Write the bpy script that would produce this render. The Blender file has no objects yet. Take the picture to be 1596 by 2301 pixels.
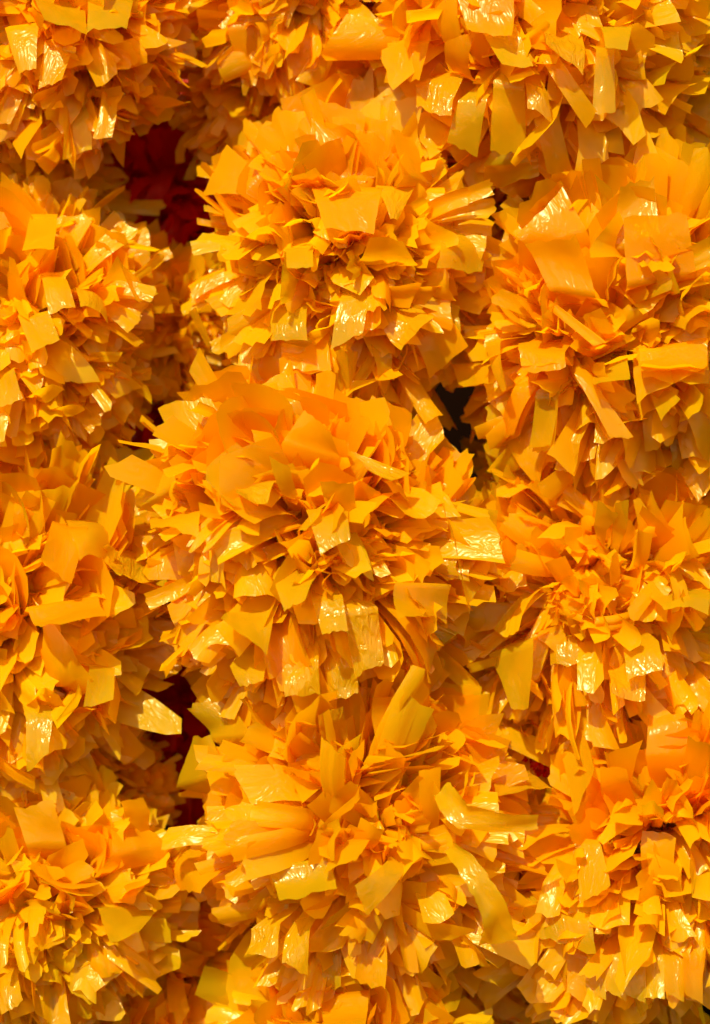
import bpy, math
import numpy as np

# ------------------------------------------------------------------ camera, sky, sun, exposure
S = 0.000143                    # metres per pixel of a 1596 x 2301 view at the plane y = 0
CAM_D = 0.62                    # camera to that plane
W, H = 1596.0, 2301.0
scene = bpy.context.scene
col = scene.collection

cam_data = bpy.data.cameras.new("camera")
cam = bpy.data.objects.new("camera", cam_data)
col.objects.link(cam)
cam.location = (0, -CAM_D, 0)
cam.rotation_euler = (math.radians(90), 0, 0)
cam_data.sensor_fit = 'VERTICAL'
cam_data.sensor_height = 36.0
cam_data.lens = 18.0 / (0.5 * H * S / CAM_D)
cam_data.clip_start = 0.01
cam_data.clip_end = 50.0
cam_data.dof.use_dof = True
cam_data.dof.focus_distance = CAM_D - 0.040
cam_data.dof.aperture_fstop = 7.0
scene.camera = cam

TO_SUN = np.array([-0.28, -0.68, 0.68]); TO_SUN /= np.linalg.norm(TO_SUN)
world = bpy.data.worlds.new("World")
scene.world = world
world.use_nodes = True
wn = world.node_tree
bg = wn.nodes["Background"]
sky = wn.nodes.new("ShaderNodeTexSky")
sky.sky_type = 'NISHITA'
sky.sun_disc = False
sky.sun_elevation = math.asin(TO_SUN[2])
sky.sun_rotation = math.atan2(TO_SUN[0], TO_SUN[1])
wn.links.new(sky.outputs[0], bg.inputs[0])
bg.inputs[1].default_value = 0.125

sun_data = bpy.data.lights.new("sun", 'SUN')
sun_data.energy = 4.0
sun_data.angle = math.radians(0.5)
sun_data.color = (1.0, 0.95, 0.86)
sun = bpy.data.objects.new("sun", sun_data)
col.objects.link(sun)
import mathutils
sun.rotation_euler = mathutils.Vector(TO_SUN).to_track_quat('Z', 'Y').to_euler()
sun.location = (-0.6, -1.0, 1.6)

scene.view_settings.view_transform = 'Standard'
scene.view_settings.look = 'None'
scene.view_settings.exposure = 0.68
scene.view_settings.gamma = 1.0
scene.render.engine = 'CYCLES'
cy = scene.cycles
cy.max_bounces = 9
cy.diffuse_bounces = 8
cy.glossy_bounces = 2
cy.transmission_bounces = 8
cy.transparent_max_bounces = 4
cy.caustics_reflective = False
cy.caustics_refractive = False
cy.use_adaptive_sampling = True
cy.adaptive_threshold = 0.04
cy.sample_clamp_indirect = 6.0
cy.use_denoising = True

# ------------------------------------------------------------------ helpers
def at(px, py, y=0.0):
    k = (CAM_D + y) / CAM_D
    return np.array([(px - W / 2) * S * k, y, (H / 2 - py) * S * k])

def unit(v):
    return v / max(1e-9, np.linalg.norm(v))

def film_material(name, deep, light, trans_tint, seethrough, rough, yellow=None, crinkle=2.4, relief=0.5, gloss=0.02, crinkled=False):
    """thin wrinkled plastic film: part reflects, part lets light through"""
    m = bpy.data.materials.new(name)
    m.use_nodes = True
    nt = m.node_tree
    for n in list(nt.nodes):
        nt.nodes.remove(n)
    N = nt.nodes.new
    L = nt.links.new
    out = N("ShaderNodeOutputMaterial")
    uv = N("ShaderNodeUVMap")
    info = N("ShaderNodeObjectInfo")
    # per-petal tone
    ramp = N("ShaderNodeValToRGB")
    ramp.color_ramp.elements[0].position = 0.0
    ramp.color_ramp.elements[0].color = (*deep, 1)
    ramp.color_ramp.elements[1].position = 0.85
    ramp.color_ramp.elements[1].color = (*light, 1)
    if yellow:
        e = ramp.color_ramp.elements.new(1.0)
        e.color = (*yellow, 1)
    L(info.outputs['Random'], ramp.inputs[0])
    off = N("ShaderNodeVectorMath"); off.operation = 'MULTIPLY_ADD'
    mulr = N("ShaderNodeMath"); mulr.operation = 'MULTIPLY'; mulr.inputs[1].default_value = 37.0
    L(info.outputs['Random'], mulr.inputs[0])
    L(uv.outputs[0], off.inputs[0]); off.inputs[1].default_value = (1.5, 0.7, 1.0); L(mulr.outputs[0], off.inputs[2])
    # relief: soft creases running along the strip, sharpened where they fold
    n1 = N("ShaderNodeTexNoise"); n1.noise_dimensions = '2D'; n1.inputs['Scale'].default_value = 0.55 * crinkle
    n1.inputs['Detail'].default_value = 2.0; n1.inputs['Distortion'].default_value = 1.2
    L(off.outputs[0], n1.inputs['Vector'])
    warp = N("ShaderNodeVectorMath"); warp.operation = 'ADD'
    L(off.outputs[0], warp.inputs[0]); L(n1.outputs['Color'], warp.inputs[1])
    vor = N("ShaderNodeTexVoronoi"); vor.voronoi_dimensions = '2D'; vor.inputs['Scale'].default_value = crinkle
    L(warp.outputs[0], vor.inputs['Vector'])
    hs = N("ShaderNodeMath"); hs.operation = 'MULTIPLY_ADD'; hs.inputs[1].default_value = 0.16
    L(vor.outputs['Distance'], hs.inputs[0]); L(n1.outputs['Fac'], hs.inputs[2])
    bump = N("ShaderNodeBump"); bump.inputs['Strength'].default_value = relief
    bump.inputs['Distance'].default_value = 0.0016
    L(hs.outputs[0], bump.inputs['Height'])
    dif = N("ShaderNodeBsdfDiffuse")
    trl = N("ShaderNodeBsdfTranslucent")
    tint = N("ShaderNodeMix"); tint.data_type = 'RGBA'; tint.blend_type = 'MULTIPLY'
    tint.inputs[0].default_value = 1.0
    L(ramp.outputs[0], tint.inputs[6]); tint.inputs[7].default_value = (*trans_tint, 1)
    L(ramp.outputs[0], dif.inputs['Color']); L(tint.outputs[2], trl.inputs['Color'])
    if crinkled:                                             # elsewhere the creases only break up the sheen
        L(bump.outputs[0], dif.inputs['Normal'])
    m1 = N("ShaderNodeMixShader"); m1.inputs[0].default_value = 0.68
    L(dif.outputs[0], m1.inputs[1]); L(trl.outputs[0], m1.inputs[2])
    m2 = m1
    if seethrough > 0:
        tr = N("ShaderNodeBsdfTransparent")
        L(tint.outputs[2], tr.inputs['Color'])
        m2 = N("ShaderNodeMixShader"); m2.inputs[0].default_value = seethrough
        L(m1.outputs[0], m2.inputs[1]); L(tr.outputs[0], m2.inputs[2])
    gl = N("ShaderNodeBsdfGlossy"); gl.inputs['Roughness'].default_value = rough
    gl.inputs['Color'].default_value = (1, 0.84, 0.42, 1)
    L(bump.outputs[0], gl.inputs['Normal'])
    fr = N("ShaderNodeFresnel"); fr.inputs['IOR'].default_value = 1.42
    L(bump.outputs[0], fr.inputs['Normal'])
    m3 = N("ShaderNodeMixShader")
    cl = N("ShaderNodeMath"); cl.operation = 'MINIMUM'; cl.inputs[1].default_value = gloss
    L(fr.outputs[0], cl.inputs[0])
    L(cl.outputs[0], m3.inputs[0]); L(m2.outputs[0], m3.inputs[1]); L(gl.outputs[0], m3.inputs[2])
    L(m3.outputs[0], out.inputs['Surface'])
    return m

MAT_ORANGE = film_material("marigold_film", (0.98, 0.475, 0.001), (0.97, 0.56, 0.0015),
                           (1.0, 0.97, 0.5), 0.16, 0.27, yellow=(0.92, 0.60, 0.003))
MAT_DENSE = film_material("marigold_film_doubled", (0.98, 0.475, 0.001), (0.97, 0.56, 0.0015),
                           (1.0, 0.97, 0.5), 0.0, 0.27, yellow=(0.92, 0.60, 0.003))
MAT_YELLOW = film_material("single_layer_film", (0.90, 0.55, 0.003), (0.86, 0.57, 0.004),
                           (0.95, 0.88, 0.3), 0.22, 0.20, crinkle=3.2, relief=0.42, gloss=0.026)
MAT_GLOSSY = film_material("crinkled_glossy_film", (0.94, 0.52, 0.003), (0.92, 0.56, 0.004),
                           (1.0, 0.88, 0.3), 0.12, 0.16, crinkle=3.6, relief=0.6, gloss=0.036, crinkled=True)
MAT_RED = film_material("red_film", (0.66, 0.008, 0.003), (0.78, 0.014, 0.004),
                        (1.0, 0.6, 0.5), 0.0, 0.28)

def plain_material(name, c0, c1, rough, scale):
    m = bpy.data.materials.new(name); m.use_nodes = True
    nt = m.node_tree; b = nt.nodes["Principled BSDF"]
    t = nt.nodes.new("ShaderNodeTexNoise"); t.inputs['Scale'].default_value = scale; t.inputs['Detail'].default_value = 5
    r = nt.nodes.new("ShaderNodeValToRGB")
    r.color_ramp.elements[0].color = (*c0, 1); r.color_ramp.elements[1].color = (*c1, 1)
    nt.links.new(t.outputs['Fac'], r.inputs[0]); nt.links.new(r.outputs[0], b.inputs['Base Color'])
    b.inputs['Roughness'].default_value = rough
    b.inputs['Specular IOR Level'].default_value = 0.0
    return m

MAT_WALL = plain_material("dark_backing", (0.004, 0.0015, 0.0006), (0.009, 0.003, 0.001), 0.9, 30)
MAT_LEAF = plain_material("leaf_green", (0.05, 0.10, 0.02), (0.09, 0.16, 0.03), 0.5, 60)
MAT_CORD = plain_material("cotton_cord", (0.45, 0.30, 0.12), (0.6, 0.42, 0.2), 0.9, 400)

# ------------------------------------------------------------------ petal geometry
def petal_grid(rng, R, d, n, length, w_end, bend, twist=0.0, nu=7, nv=9, base=0.06,
               slope=0.0, jag=0.06, peak=0.0, peak_at=0.0, cup=0.0, pleat=0.0, freq=4.0, crumple=1.0, flare=0.75, start=0.0,
               creases=2, bend_pow=2.0, w0=0.12):
    """a strip of film growing from near the centre along d, facing n, bent about its width; returns (nv, nu, 3), (nv, nu, 2)"""
    d = unit(d); n = unit(n - d * np.dot(n, d))
    wax = np.cross(d, n)
    t = np.linspace(start, 1, nv)
    th = bend * t ** bend_pow
    dirs = np.cos(th)[:, None] * d + np.sin(th)[:, None] * n
    nrm = np.cos(th)[:, None] * n - np.sin(th)[:, None] * d
    dt = (t[1] - t[0]) * length
    cen = np.zeros((nv, 3)); cen[0] = d * (base * R + start * length)
    for i in range(1, nv):
        cen[i] = cen[i - 1] + 0.5 * (dirs[i] + dirs[i - 1]) * dt
    u = np.linspace(-1, 1, nu)
    jg = rng.normal(0, jag, nu)
    e = slope * u + jg - peak * (np.abs(u - peak_at) - 0.4)                                       # uneven cut at the free end
    hw = 0.5 * w_end * (w0 + (1 - w0) * t ** flare)
    tw = twist * t ** 1.5
    T, U = np.meshgrid(t, u, indexing='ij')
    ca, sa = np.cos(tw)[:, None, None], np.sin(tw)[:, None, None]
    wv = wax[None, None, :] * ca + nrm[:, None, :] * sa
    nv_ = nrm[:, None, :] * ca - wax[None, None, :] * sa
    P = cen[:, None, :] + wv * (hw[:, None] * U)[:, :, None]
    P = P + dirs[:, None, :] * (e[None, :] * (T ** 3) * w_end)[:, :, None]
    ph = rng.uniform(0, 6.28)
    disp = cup * w_end * (U ** 2 - 0.3) * T
    disp = disp + pleat * w_end * np.sin(freq * U + ph) * np.sqrt(np.clip(T, 0, 1)) * (1.15 - 0.5 * T)
    for _ in range(3):                                       # soft crumple
        k = rng.normal(0, 2.2, 2)
        disp = disp + crumple * 0.012 * w_end * np.sin(k[0] * U + k[1] * 2.2 * T + rng.uniform(0, 6.28)) * T * 1.6
    for _ in range(creases):                                 # straight folds
        a = rng.uniform(0, 6.28); c = rng.uniform(-0.1, 0.7)
        s = np.cos(a) * U + np.sin(a) * (T - 0.6) * 2.5 - c
        disp = disp + crumple * rng.normal(0, 0.22) * w_end * np.maximum(0, s) * T
    P = P + nv_ * disp[:, :, None]
    UV = np.stack([U * hw[:, None] / 0.008, T * length / 0.008], -1)
    return P, UV

_faces = {}
def grid_faces(nv, nu):
    if (nv, nu) not in _faces:
        i = np.arange(nv - 1)[:, None] * nu + np.arange(nu - 1)[None, :]
        _faces[(nv, nu)] = np.stack([i, i + 1, i + nu + 1, i + nu], -1).reshape(-1, 4)
    return _faces[(nv, nu)]

def build_mesh(name, verts, faces, uvs, mat):
    me = bpy.data.meshes.new(name)
    me.vertices.add(len(verts)); me.vertices.foreach_set("co", verts.astype(np.float32).ravel())
    nf = len(faces)
    me.loops.add(nf * 4); me.loops.foreach_set("vertex_index", faces.astype(np.int32).ravel())
    me.polygons.add(nf); me.polygons.foreach_set("loop_start", np.arange(0, nf * 4, 4, dtype=np.int32))
    me.polygons.foreach_set("use_smooth", np.ones(nf, dtype=bool))
    uvl = me.uv_layers.new(name="UVMap")
    uvl.data.foreach_set("uv", uvs[faces.ravel()].astype(np.float32).ravel())
    me.materials.append(mat)
    me.update(calc_edges=True)
    return me

def link_part(name, me, parent):
    o = bpy.data.objects.new(name, me)
    col.objects.link(o)
    o.parent = parent
    return o

def add_petal(root, P, UV, mat, name="petal"):
    nv, nu = P.shape[:2]
    me = build_mesh(name, P.reshape(-1, 3), grid_faces(nv, nu), UV.reshape(-1, 2), mat)
    return link_part(name, me, root)

def sphere_dirs(rng, n, jitter):
    k = np.arange(n) + 0.5
    ph = np.arccos(1 - 2 * k / n); th = math.pi * (1 + 5 ** 0.5) * k
    v = np.stack([np.cos(th) * np.sin(ph), np.sin(th) * np.sin(ph), np.cos(ph)], -1)
    v = v + rng.normal(0, jitter, v.shape)
    return v / np.linalg.norm(v, axis=1)[:, None]

FLAT = 0.78                     # the pom-poms are pressed a little flat against the layer behind
UP = np.array([0, 0, 1.0])
VIEW = np.array([0, -1.0, 0])

def pom(px, py, rpx, y, label, seed, axis=(0.0, 0.0), parts=290, filler=1500, mat=MAT_ORANGE, group="orange garland pom-poms",
        big=1.0, pleaty=0.5, category="pom-pom", extra=None, name="pom_pom"):
    rng = np.random.default_rng(seed)
    root = bpy.data.objects.new(name, None)
    root.empty_display_size = 0.02
    col.objects.link(root)
    root.location = at(px, py, y)
    root["label"] = label; root["category"] = category; root["group"] = group
    R = 1.21 * rpx * S * (CAM_D + y) / CAM_D
    A = unit(np.array([axis[0], -1.0, axis[1]]))             # where the heart of the flower points
    lob = [(unit(rng.normal(0, 1, 3)), rng.uniform(-0.10, 0.10), rng.uniform(1.5, 3.5)) for _ in range(5)]
    def radius(d):
        return R * (0.96 + sum(a * math.cos(f * math.acos(max(-1, min(1, float(np.dot(d, v)))))) for v, a, f in lob) * 0.95)
    fk = rng.normal(0, 2.6, (3, 3, 3)); fp = rng.uniform(0, 6.28, (3, 3))
    def field(d):
        return np.array([sum(math.sin(float(np.dot(fk[i, j], d)) + fp[i, j]) for j in range(3)) for i in range(3)]) / 1.6
    made = 0
    nc = max(8, int(parts / 1.25))
    dirs = sphere_dirs(rng, nc, 0.10)
    dirs = dirs[np.dot(dirs, VIEW) > -0.30]
    rng.shuffle(dirs)
    ci = 0
    while made < parts:
        d0 = unit(dirs[ci % len(dirs)] + (0 if ci < len(dirs) else rng.normal(0, 0.12, 3)))
        ci += 1
        ca = float(np.dot(d0, A))
        stack = 1 + int(rng.random() < 0.5) + int(rng.random() < 0.35) + 3 * int(rng.random() < 0.13)
        n0 = A * 0.8 + UP * 0.5 + 0.42 * field(d0) + rng.normal(0, 0.32, 3)
        if rng.random() < 0.20:
            n0 = rng.normal(0, 1, 3)
        top = max(0.0, float(d0[2]))
        wide = (0.105 + 0.165 * rng.random() ** 1.4) * big
        if rng.random() < 0.25:
            wide *= 0.55
        bend0 = -abs(rng.normal(0.55, 0.5)) if rng.random() < 0.78 else rng.normal(0.35, 0.4)
        if rng.random() < (0.48 if ca > 0.55 else 0.2):
            bend0 = -rng.uniform(0.9, 1.9)
        sl = rng.normal(0, 0.17); cup = rng.normal(0.0, 0.14); pl = abs(rng.normal(0, 0.04))
        fq = rng.uniform(2, 6); tw = rng.normal(0, 0.35); flare = rng.uniform(0.5, 1.0); w0 = 0.2; crum = 1.0; ncr = 2
        kind = rng.random()
        if kind < 0.45:                                      # straight strip, cut square
            wide *= 0.85; w0 = rng.uniform(0.45, 0.8)
        elif kind > 0.80:                                    # gathered and crumpled
            pl += rng.uniform(0.06, 0.14) * (0.6 + pleaty); fq = rng.uniform(5, 9); crum = 1.9; ncr = 4; wide *= 1.15
        pk = abs(rng.normal(0, 0.28)); pka = rng.uniform(-0.9, 0.9)
        ragged = rng.random() < 0.3; broad = False
        if top > 0.25 and rng.random() < 0.65:               # broad smooth petals standing up at the top
            n0 = A * 1.0 + UP * 0.25 + rng.normal(0, 0.22, 3)
            broad = True
            wide = rng.uniform(0.28, 0.46) * big; w0 = 0.25; flare = rng.uniform(0.6, 0.9)
            bend0 = rng.normal(0.12, 0.30); sl = rng.normal(0, 0.07); tw = rng.normal(0, 0.15); crum = 0.6; pl *= 0.3; ncr = 1; cup = rng.normal(0.05, 0.12)
        shift = rng.normal(0, 0.055 if ca < 0.5 else 0.10, 3) * R; shift[1] *= 0.4
        for j in range(stack):
            if made >= parts:
                break
            d = unit(d0 + rng.normal(0, 0.05, 3))
            Lr = radius(d) * (rng.uniform(0.88, 1.0) if broad else rng.uniform(0.78, 1.05))
            if not broad and ca < 0.45 and rng.random() < 0.10:
                Lr *= rng.uniform(1.08, 1.22)
            Lc = Lr * (1 + 0.10 * abs(bend0))
            P, UV = petal_grid(rng, R, d, n0 + rng.normal(0, 0.10, 3), Lc * 0.94, wide * R * rng.uniform(0.85, 1.15),
                               bend0 + rng.normal(0, 0.12), tw + rng.normal(0, 0.08), slope=sl + rng.normal(0, 0.05),
                               jag=0.10 if ragged else 0.022, w0=w0, creases=ncr, peak=pk, peak_at=pka, cup=cup + rng.normal(0, 0.03), pleat=pl, freq=fq,
                               flare=flare, crumple=crum * rng.uniform(0.6, 1.4), start=0.18, bend_pow=rng.uniform(1.5, 3.2))
            P = P + unit(n0) * 0.012 * R * j + shift
            P[..., 1] *= FLAT
            pm = mat
            if mat is MAT_ORANGE:
                z = rng.random()
                pm = MAT_YELLOW if z < 0.06 else (MAT_ORANGE if (broad or z < 0.22) else MAT_DENSE)
            add_petal(root, P, UV, pm)
            made += 1
    if extra:
        for kw in extra:
            hero(root, R, **kw)
    # the many shorter petals packed inside and on the back
    V, F, T2 = [], [], []
    nvtx = 0
    fd = sphere_dirs(rng, filler, 0.12)
    for d in fd:
        back = np.dot(d, VIEW) < -0.2
        Lr = radius(d) * (rng.uniform(0.75, 1.0) if back else rng.uniform(0.62, 1.03))
        hb = rng.normal(-0.3, 0.5) if np.dot(d, A) < 0.5 else -rng.uniform(0.2, 1.8)
        P, UV = petal_grid(rng, R, d, A * 0.8 + UP * 0.5 + 0.42 * field(d) + rng.normal(0, 0.45, 3), Lr * 0.94, (0.08 + 0.15 * rng.random()) * R * big,
                           hb, rng.normal(0, 0.3), nu=5, nv=6, slope=rng.normal(0, 0.16), jag=0.06, peak=abs(rng.normal(0, 0.3)), peak_at=rng.uniform(-0.9, 0.9), w0=rng.uniform(0.15, 0.6),
                           cup=rng.normal(0, 0.15), pleat=abs(rng.normal(0, 0.09)), freq=rng.uniform(3, 8), crumple=1.5, start=0.1)
        sh = rng.normal(0, 0.07 if np.dot(d, A) < 0.5 else 0.13, 3) * R; sh[1] *= 0.4
        P = P + sh; P[..., 1] *= FLAT
        V.append(P.reshape(-1, 3)); T2.append(UV.reshape(-1, 2)); F.append(grid_faces(6, 5) + nvtx); nvtx += 30
    me = build_mesh("inner_petals", np.concatenate(V), np.concatenate(F), np.concatenate(T2), MAT_DENSE if mat is MAT_ORANGE else mat)
    o = link_part("inner_petals", me, root)
    o["kind"] = "stuff"
    return root

HERO_MATS = {'o': MAT_ORANGE, 'y': MAT_YELLOW, 'g': MAT_GLOSSY}

def hero(root, R, q, m='o', lift=0.006, sink=0.004, seed=0, bulge=0.0, jag=0.03, crum=1.0, layers=1):
    """one large petal whose free end has corners q = base left, base right, tip right, tip left (view pixels on the pom-pom's front)"""
    rng = np.random.default_rng(seed)
    c = np.array(root.location)
    def on_front(p, out):
        y = c[1]
        for _ in range(4):
            w = at(p[0], p[1], y)
            rho = math.hypot(w[0] - c[0], w[2] - c[2])
            y = c[1] - FLAT * math.sqrt(max(0.0, (0.97 * R) ** 2 - rho ** 2)) - out
            y = min(y, c[1] + 0.0)
        return at(p[0], p[1], y) - c
    b0, b1 = on_front(q[0], -sink), on_front(q[1], -sink)
    t1, t0 = on_front(q[2], lift), on_front(q[3], lift)
    nu, nr, nt = 8, 4, 8
    u = np.linspace(0, 1, nu)
    base = b0[None] * (1 - u)[:, None] + b1[None] * u[:, None]
    tip = t0[None] * (1 - u)[:, None] + t1[None] * u[:, None]
    wid = np.linalg.norm(t1 - t0) + np.linalg.norm(b1 - b0); wid *= 0.5
    ax = unit(tip.mean(0) - base.mean(0)); nrm = unit(np.cross(b1 - b0 + t1 - t0, ax))
    if nrm[1] > 0:
        nrm = -nrm
    ln = np.linalg.norm(tip.mean(0) - base.mean(0))
    for j in range(layers):
        rows = []
        root_pt = base.mean(0) * 0.35
        for k in range(nr):
            f = (k / nr)
            rows.append((root_pt + (base - base.mean(0)) * 0.25) * (1 - f) + base * f)
        e = rng.normal(0, jag, nu)
        uu = 2 * u - 1
        ph = rng.uniform(0, 6.28); fq = rng.uniform(1.5, 3.0); cr = [(rng.uniform(0, 6.28), rng.uniform(-0.3, 0.7), rng.normal(0, 0.13)) for _ in range(5)]
        for k in range(nt + 1):
            t = k / nt
            r = base * (1 - t) + tip * t + ax * (e * t ** 3 * wid)[:, None]
            dz = bulge * ln * math.sin(math.pi * t) + crum * wid * (0.022 * np.sin(fq * uu + 3 * t + ph) * (0.4 + t))
            for a, cc, am in cr:
                dz = dz + crum * am * wid * np.maximum(0, np.cos(a) * uu + np.sin(a) * (2 * t - 1) - cc)
            sh = rng.normal(0, 0.003, 3) * wid
            rows.append(r + nrm * np.reshape(dz * np.ones(nu), (nu, 1)) + sh)
        P = np.array(rows)
        if j:
            P = P + nrm * (-0.0011 * j) + ax * rng.normal(0, 0.05) * ln + unit(t1 - t0) * rng.normal(0.02, 0.03) * wid
        U, T = np.meshgrid(uu, np.linspace(0, 1.4, len(rows)))
        UV = np.stack([U * wid * 0.5 / 0.008, T * ln / 0.008], -1)
        add_petal(root, P, UV, HERO_MATS[m])

# ------------------------------------------------------------------ the setting
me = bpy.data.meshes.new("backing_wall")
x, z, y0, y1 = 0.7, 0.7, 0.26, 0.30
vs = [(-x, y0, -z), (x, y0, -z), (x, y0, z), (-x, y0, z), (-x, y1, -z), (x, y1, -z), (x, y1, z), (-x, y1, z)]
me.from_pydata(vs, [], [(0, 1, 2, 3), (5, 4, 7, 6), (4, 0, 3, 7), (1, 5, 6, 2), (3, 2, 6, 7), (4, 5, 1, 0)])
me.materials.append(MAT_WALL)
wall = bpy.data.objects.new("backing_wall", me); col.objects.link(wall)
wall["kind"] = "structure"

# ------------------------------------------------------------------ the pom-poms of the three front garlands
POMS = [
 # key, px, py, R, y, axis, big, pleaty, label
 ('L0', 118,   66, 268,  0.000, (0.1, -0.1), 1.1, 0.4, "orange pom-pom hanging over the top edge of the largest dark red gap"),
 ('L1',  55,  745, 298,  0.004, (-0.2, 0.1), 0.85, 0.5, "orange pom-pom with glossy tips directly under the largest dark red gap"),
 ('L2',   5, 1420, 342,  0.000, (-0.1, 0.1), 1.1, 0.4, "tall orange pom-pom beside the narrow dark red slit"),
 ('L4', 110, 2030, 275, -0.004, (0.05, -0.05), 1.0, 0.8, "orange pom-pom with an open ruffled heart, below the narrow dark red slit"),
 ('L5', 200, 2470, 240,  0.020, (0.0, 0.2), 1.0, 0.5, "shaded orange pom-pom under the one with the open ruffled heart"),
 ('M0', 690,  -60, 250,  0.012, (0.0, -0.2), 1.0, 0.5, "orange pom-pom with thick stacks of folded strips along its lower edge"),
 ('M1', 800,  590, 278, -0.006, (0.0, -0.1), 1.1, 0.3, "broad orange pom-pom with wide smooth upper petals beside the largest dark red gap"),
 ('M2', 700, 1228, 338, -0.016, (-0.55, 0.3), 1.0, 0.4, "large rose-like orange pom-pom with a hollow heart and drooping yellow tips"),
 ('M3', 808, 1862, 340, -0.010, (0.15, -0.2), 0.95, 0.6, "widest orange pom-pom, trailing long yellow strips from its side"),
 ('M4', 790, 2450, 285,  -0.004, (0.0, 0.2), 1.1, 0.5, "orange pom-pom in the row below the one trailing long yellow strips"),
 ('R0', 1240,  60, 350, -0.004, (-0.1, -0.2), 1.1, 0.5, "shaggy orange pom-pom with long drooping yellow strips of crinkled film"),
 ('S0', 1590, 110, 260,  0.026, (-0.2, -0.1), 1.2, 0.3, "blurred shaded orange pom-pom beside the shaggy one with drooping strips"),
 ('R1', 1415, 735, 328, -0.010, (-0.1, -0.05), 1.0, 0.8, "orange pom-pom with long pleated petals and one small six-sided yellow tip"),
 ('R2', 1360, 1335, 318, 0.000, (0.0, 0.0), 0.72, 1.0, "finely ruffled orange pom-pom with many small crumpled tips"),
 ('R3', 1500, 1930, 335, -0.006, (-0.25, 0.3), 0.9, 0.7, "orange pom-pom with a deep orange heart and a fringe of square-cut tips"),
 ('R4', 1380, 2520, 290,  0.025, (0.0, 0.2), 1.0, 0.5, "shaded orange pom-pom under the one with the square-cut fringe"),
]
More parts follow.
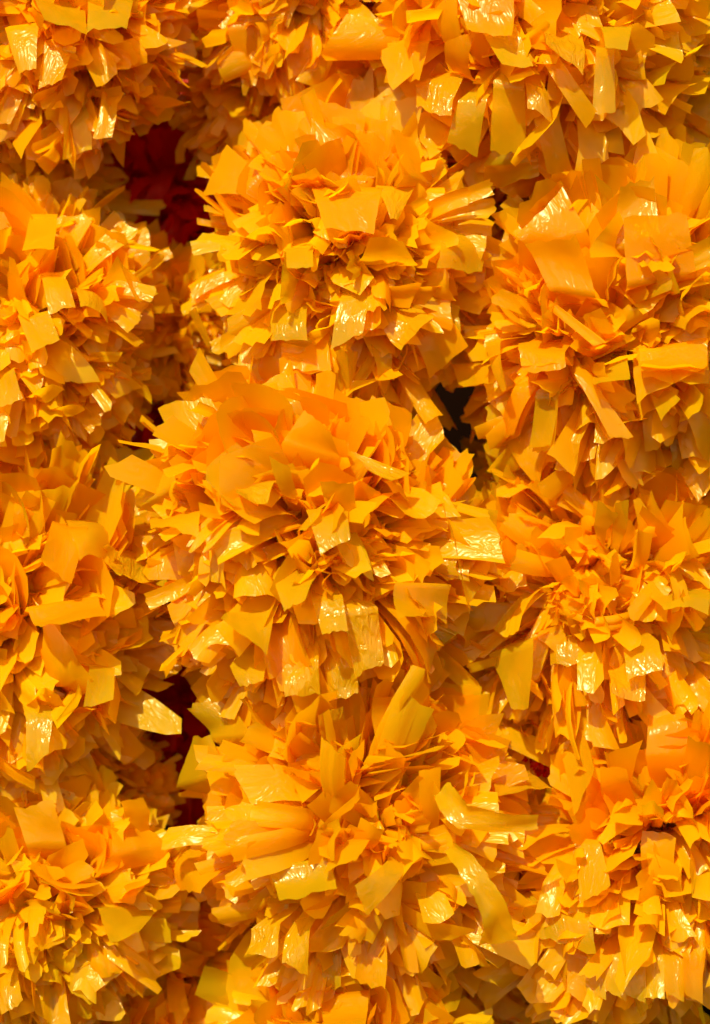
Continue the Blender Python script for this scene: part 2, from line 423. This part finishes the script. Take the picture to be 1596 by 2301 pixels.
HEROES = {
 'L0': [([(60,-30),(190,-30),(195,70),(100,65)],'y'), ([(10,60),(90,50),(80,150),(40,160)],'o'), ([(100,90),(170,80),(140,180),(85,200)],'o'),
        ([(200,-20),(300,0),(280,80),(190,90)],'y')],
 'L1': [([(40,710),(110,700),(135,765),(75,800)],'y'), ([(170,640),(235,650),(250,690),(180,700)],'g'), ([(250,640),(310,650),(355,655),(300,690)],'g'),
        ([(-20,850),(40,845),(55,905),(-10,920)],'y'), ([(70,490),(130,480),(120,560),(50,570)],'o'), ([(90,610),(140,600),(170,690),(110,695)],'o')],
 'L2': [([(30,1160),(200,1150),(190,1040),(45,1020)],'o'), ([(150,1165),(235,1175),(260,1215),(180,1250)],'y'), ([(225,1235),(330,1245),(340,1315),(240,1330)],'g'),
        ([(110,1190),(190,1200),(170,1290),(90,1260)],'o'), ([(60,1370),(220,1340),(240,1400),(90,1420)],'o'), ([(60,1620),(120,1600),(110,1690),(60,1735)],'y'),
        ([(200,1500),(260,1500),(250,1580),(190,1585)],'y')],
 'L4': [([(220,2040),(370,2010),(310,2100),(245,2130)],'y'), ([(230,1960),(370,1930),(365,1880),(280,1870)],'o'), ([(60,1900),(150,1900),(120,1800),(30,1820)],'o'),
        ([(-10,2200),(40,2190),(55,2250),(0,2280)],'g'), ([(280,1880),(350,1880),(330,1790),(270,1800)],'o')],
 'M0': [([(515,40),(640,30),(600,165),(540,165)],'o',7), ([(735,70),(850,50),(860,150),(730,195)],'o',8), ([(640,90),(720,90),(710,150),(650,180)],'o',2)],
 'M1': [([(605,700),(690,695),(690,760),(603,762)],'y'), ([(765,670),(838,650),(815,745),(745,785)],'y'), ([(635,770),(740,765),(748,835),(635,832)],'o',3),
        ([(800,600),(940,600),(905,540),(830,530)],'o'), ([(650,390),(830,370),(790,290),(630,265)],'o'), ([(560,440),(600,400),(510,325),(455,445)],'o'),
        ([(880,420),(1015,410),(1010,320),(870,300)],'o'), ([(985,535),(1090,530),(1092,598),(990,592)],'y'), ([(470,790),(482,782),(440,690),(424,700)],'y'),
        ([(838,790),(885,795),(868,888),(845,855)],'y'), ([(845,422),(935,418),(895,470),(880,470)],'g'), ([(640,560),(705,560),(705,600),(645,600)],'y'),
        ([(850,720),(960,700),(975,740),(900,770)],'g'), ([(700,430),(860,430),(840,520),(730,520)],'o'), ([(480,640),(600,600),(590,700),(500,720)],'o')],
 'M2': [([(520,1360),(618,1372),(600,1472),(495,1395)],'y'), ([(610,1285),(715,1285),(690,1365),(640,1378)],'y'), ([(700,1345),(770,1340),(782,1415),(725,1425)],'y'),
        ([(690,1150),(780,1130),(785,1200),(720,1245)],'y'), ([(735,1150),(800,1150),(795,1085),(720,1090)],'y'), ([(630,1110),(668,1105),(650,1050),(603,1030)],'y'),
        ([(785,1010),(830,1060),(885,1088),(920,1060)],'g'), ([(990,1130),(1110,1150),(1085,1300),(1030,1390)],'y'), ([(770,1370),(850,1365),(865,1490),(800,1520)],'g'),
        ([(515,1495),(600,1485),(590,1530),(538,1542)],'y'), ([(620,935),(680,900),(640,835),(565,860)],'y'), ([(630,1000),(770,1030),(750,960),(680,925)],'o'),
        ([(930,1480),(1000,1420),(1040,1440),(960,1508)],'g'), ([(330,1150),(420,1100),(380,960),(300,1060)],'o'), ([(420,1080),(540,1060),(480,900),(370,930)],'o'),
        ([(530,1090),(620,1080),(600,1130),(540,1140)],'g'), ([(330,1150),(450,1140),(430,1180),(340,1190)],'o'), ([(640,1490),(720,1480),(720,1560),(640,1565)],'g'),
        ([(730,1500),(800,1500),(805,1560),(740,1572)],'g'), ([(870,1330),(1000,1330),(1010,1390),(880,1400)],'o')],
 'M3': [([(850,1690),(960,1640),(1000,1560),(830,1570)],'o'), ([(880,1930),(920,1945),(830,2058),(800,1990)],'y'), ([(610,1960),(740,1930),(760,2000),(640,2040)],'y'),
        ([(375,1900),(490,1920),(455,2010),(370,1995)],'o'), ([(480,1660),(600,1660),(500,1570),(450,1600)],'y'), ([(1110,1760),(1190,1730),(1205,1800),(1120,1818)],'g'),
        ([(570,2090),(640,2080),(620,2150),(560,2150)],'g'), ([(640,2100),(700,2090),(690,2190),(630,2160)],'g'), ([(740,1900),(830,1880),(800,1930),(720,1940)],'o'),
        ([(400,1770),(520,1740),(480,1650),(420,1660)],'y'), ([(640,1670),(710,1660),(715,1600),(650,1605)],'g'), ([(720,1650),(780,1650),(770,1590),(715,1600)],'g')],
 'M4': [([(720,2240),(830,2240),(820,2330),(730,2320)],'o'), ([(950,2210),(1050,2200),(1030,2260),(960,2280)],'y'), ([(440,2230),(540,2240),(520,2180),(460,2170)],'y')],
 'R0': [([(1095,365),(1212,358),(1205,400),(1082,425)],'y'), ([(1030,225),(1095,220),(1072,355),(1008,318)],'y'), ([(1340,110),(1382,110),(1386,250),(1334,256)],'y'),
        ([(1180,175),(1230,178),(1246,255),(1188,236)],'g'), ([(1080,70),(1160,60),(1200,150),(1130,152)],'y'), ([(1215,70),(1320,70),(1312,160),(1222,112)],'g'),
        ([(935,190),(1020,160),(1010,262),(940,242)],'g'), ([(1215,130),(1255,125),(1342,250),(1318,290)],'o'), ([(1110,180),(1180,190),(1180,350),(1100,340)],'o'),
        ([(1350,60),(1420,60),(1410,110),(1360,110)],'y'), ([(1030,0),(1160,-10),(1150,70),(1050,70)],'o'), ([(1200,270),(1260,270),(1290,400),(1230,390)],'o'),
        ([(880,100),(960,90),(940,180),(870,190)],'o')],
 'S0': [([(1420,120),(1560,120),(1540,260),(1440,260)],'o'), ([(1480,230),(1590,210),(1590,300),(1500,310)],'o')],
 'R1': [([(1462,890),(1500,872),(1528,895),(1485,945)],'y'), ([(1290,840),(1340,870),(1425,985),(1370,985)],'o'), ([(1325,850),(1410,812),(1412,842),(1340,868)],'y'),
        ([(1085,768),(1125,762),(1145,870),(1128,882)],'y'), ([(1240,650),(1350,660),(1300,530),(1180,550)],'o'), ([(1190,560),(1320,520),(1265,420),(1160,530)],'o'),
        ([(1115,600),(1150,612),(1360,768),(1330,775)],'o',3), ([(1400,640),(1560,620),(1540,480),(1400,490)],'o'), ([(1380,560),(1480,560),(1470,400),(1390,420)],'y'),
        ([(1150,870),(1200,870),(1150,980),(1110,990)],'o',4), ([(1205,880),(1260,880),(1240,1000),(1190,1010)],'y',2), ([(1165,770),(1270,770),(1270,820),(1170,820)],'o',2),
        ([(1430,800),(1590,770),(1590,830),(1440,850)],'o',4), ([(1255,985),(1310,990),(1300,1060),(1250,1055)],'g'), ([(1040,830),(1090,820),(1090,860),(1040,870)],'o'),
        ([(1530,930),(1596,900),(1596,1040),(1570,1000)],'o')],
 'R2': [([(1335,1180),(1360,1195),(1388,1160),(1345,1122)],'y'), ([(1375,1190),(1405,1190),(1412,1120),(1382,1130)],'y'), ([(1100,1470),(1210,1435),(1195,1590),(1150,1592)],'y'),
        ([(1400,1450),(1480,1440),(1490,1500),(1410,1520)],'y'), ([(1480,1300),(1596,1320),(1596,1370),(1500,1350)],'y'), ([(1370,1500),(1450,1500),(1450,1575),(1370,1570)],'g')],
 'R3': [([(1240,1610),(1300,1610),(1350,1740),(1290,1832)],'y'), ([(1150,2005),(1340,2040),(1332,2140),(1190,2092)],'y'), ([(1290,1880),(1350,1890),(1372,1990),(1300,2030)],'y'),
        ([(1350,1800),(1420,1790),(1410,1720),(1350,1720)],'o'), ([(1450,1700),(1560,1700),(1540,1600),(1460,1610)],'o')]
       + [([(x - 24, 2150 + 0.0006 * (x - 1450) ** 2 * -1), (x + 24, 2150), (x + 24, 2245 + (x % 3) * 6), (x - 22, 2240 - (x % 5) * 4)], 'y' if x % 2 else 'o') for x in range(1255, 1596, 43)],
}
def parse(hs, k):
    out = []
    for j, h in enumerate(hs):
        out.append(dict(q=h[0], m=h[1], layers=h[2] if len(h) > 2 else 1, seed=k * 100 + j, crum=1.5 if h[1] == 'g' else 0.9,
                        bulge=0.06 if j % 2 else -0.02))
    return out
poms = {}
for i, (key, px, py, r, y, ax, big, pleaty, lab) in enumerate(POMS):
    ex = parse(HEROES.get(key, []), i)
    poms[key] = pom(px, py, r, y, lab, 100 + i, axis=ax, big=big, pleaty=pleaty, extra=ex, parts=295 - sum(e['layers'] for e in ex))

def ribbon(root, pts, widths, depths, seed, mat=MAT_YELLOW, name="trailing_strip"):
    """a long loose strip of film: centre line in view pixels, widths in pixels, depths in metres"""
    rng = np.random.default_rng(seed)
    c = np.array(root.location)
    pts = np.array(pts, float); n = len(pts)
    tt = np.linspace(0, n - 1, 6 * n)
    px = np.interp(tt, range(n), pts[:, 0]); py = np.interp(tt, range(n), pts[:, 1])
    w = np.interp(tt, range(n), widths) * S; yy = np.interp(tt, range(n), depths)
    ker = np.ones(5) / 5
    sm = lambda v: np.convolve(np.pad(v, 2, mode='edge'), ker, 'valid')
    px, py, yy = sm(px), sm(py), sm(yy)
    C = np.array([at(a, b, d) for a, b, d in zip(px, py, yy)]) - c
    T = np.gradient(C, axis=0)
    u = np.linspace(-1, 1, 6)
    rows = []
    for i in range(len(C)):
        t = unit(T[i]); side = unit(np.cross(t, VIEW) + 0.35 * VIEW * math.sin(0.5 * tt[i] * 2.0 + seed))
        nn = unit(np.cross(side, t))
        e = rng.normal(0, 0.05)
        rows.append([C[i] + side * (w[i] * 0.5 * (x + e)) + nn * w[i] * (0.07 * math.sin(3.2 * x + tt[i] * 2.3 + seed) + 0.03 * math.sin(5 * tt[i] - 2 * x) + 0.14 * x * x) for x in u])
    P = np.array(rows)
    U, V = np.meshgrid(u, tt)
    return add_petal(root, P, np.stack([U * 0.6, V * 1.2], -1), mat, name)
ribbon(poms['M3'], [(990,1770),(1030,1825),(1120,1850),(1215,1845)], [40,60,44,30], [-0.048,-0.058,-0.060,-0.054], 3)
ribbon(poms['M3'], [(1010,1900),(1050,1940),(1085,2000),(1112,2060),(1118,2120)], [34,44,50,62,85], [-0.048,-0.057,-0.060,-0.060,-0.055], 5)

# ------------------------------------------------------------------ second layer, in the shade behind
BACK = [
 (600,  190, 195, 0.034, "shaded orange pom-pom tucked behind the folded strip stacks"),
 (395,  735, 160, 0.035, "shaded orange pom-pom deep between two lit ones under the dark red gap"),
 (790,  920, 140, 0.020, "shaded orange pom-pom beside the black opening"),
 (1330, 1040, 225, 0.030, "shaded orange pom-pom behind the finely ruffled one"),
 (1670, 1190, 280, 0.035, "dim brownish orange pom-pom in deep shade by the finely ruffled one"),
 (420, 2190, 200, 0.030, "shaded orange pom-pom behind the one with the open ruffled heart"),
 (1000, 2190, 190, 0.030, "shaded orange pom-pom behind the ends of the long yellow strips"),
 (1120, 460, 170, 0.030, "shaded orange pom-pom in the cleft under the shaggy one"),
 (1170, 1610, 170, 0.010, "shaded orange pom-pom in the cleft below the rose-like one"),
 (270, 1790, 130, 0.022, "shaded orange pom-pom in the cleft above the open ruffled heart"),
 (880, 215, 110, 0.030, "shaded orange pom-pom between the folded strip stacks and the shaggy one"),
 (1030, 1510, 120, 0.015, "small shaded orange pom-pom wedged below the glossy crinkled tips"),
 (40,  395, 180, 0.034, "shaded orange pom-pom deep between the two beside the dark red gap"),
]
for i, (px, py, r, y, lab) in enumerate(BACK):
    pom(px, py, r, y, lab, 300 + i, parts=140, filler=450, group="shaded pom-poms behind", big=1.15)

RED = [
 (375,  410, 235, 0.062, "dark red pom-pom deep inside the largest gap"),
 (400,  930, 180, 0.065, "dark red pom-pom showing in the small gap above the rose-like orange one"),
 (445, 1610, 220, 0.055, "dark red pom-pom deep inside the narrow slit"),
 (1228, 1690, 45, 0.000, "red pom-pom peeping through beside the long yellow strips"),
]
for i, (px, py, r, y, lab) in enumerate(RED):
    pom(px, py, r, y, lab, 400 + i, parts=110, filler=350, mat=MAT_RED, group="dark red pom-poms behind", big=1.1)

# ------------------------------------------------------------------ green leaves showing past the right-hand garland
def leaf(px, py, y, ln, wd, ang, label, seed):
    rng = np.random.default_rng(seed)
    nv, nu = 15, 5
    t = np.linspace(0, 1, nv); u = np.linspace(-1, 1, nu)
    T, U = np.meshgrid(t, u, indexing='ij')
    hw = wd * np.sin(math.pi * t ** 0.8) ** 0.8 + 0.0004
    X = U * hw[:, None]; Z = (T - 0.5) * ln
    Y = -np.abs(U) * hw[:, None] * 0.5 + 0.12 * ln * (T - 0.5) ** 2 + 0.03 * ln * np.sin(9 * T) * U
    ca, sa = math.cos(ang), math.sin(ang)
    P = np.stack([X * ca - Z * sa, Y, X * sa + Z * ca], -1)
    UV = np.stack([U, T], -1)
    root = bpy.data.objects.new("green_leaf", None); col.objects.link(root); root.location = at(px, py, y)
    root["label"] = label; root["category"] = "leaf"; root["group"] = "green leaves behind the garlands"
    add_petal(root, P, UV, MAT_LEAF, "blade")
    k = 6
    a = np.linspace(0, 2 * math.pi, k, endpoint=False)
    z = np.linspace(-0.75, 0.45, 8) * ln
    rad = np.linspace(0.0012, 0.0005, 8)
    V = np.stack([np.stack([np.cos(a) * r - 0, np.sin(a) * r + 0.12 * ln * (zz / ln) ** 2, np.full(k, zz)], -1) for zz, r in zip(z, rad)])
    V = np.concatenate([V, V[:, :1]], 1)
    V = np.stack([V[..., 0] * ca - V[..., 2] * sa, V[..., 1], V[..., 0] * sa + V[..., 2] * ca], -1)
    add_petal(root, V, np.zeros(V.shape[:2] + (2,)), MAT_LEAF, "midrib")
leaf(1590, 330, 0.075, 0.06, 0.016, 0.5, "dark green leaf behind the shaggy pom-pom", 1)
leaf(1600, 1090, 0.10, 0.07, 0.018, -0.4, "dark green leaf in the deep shade behind the finely ruffled pom-pom", 2)
leaf(1600, 1580, 0.07, 0.05, 0.013, 0.3, "dark green leaf between the finely ruffled pom-pom and the square-cut fringe", 3)
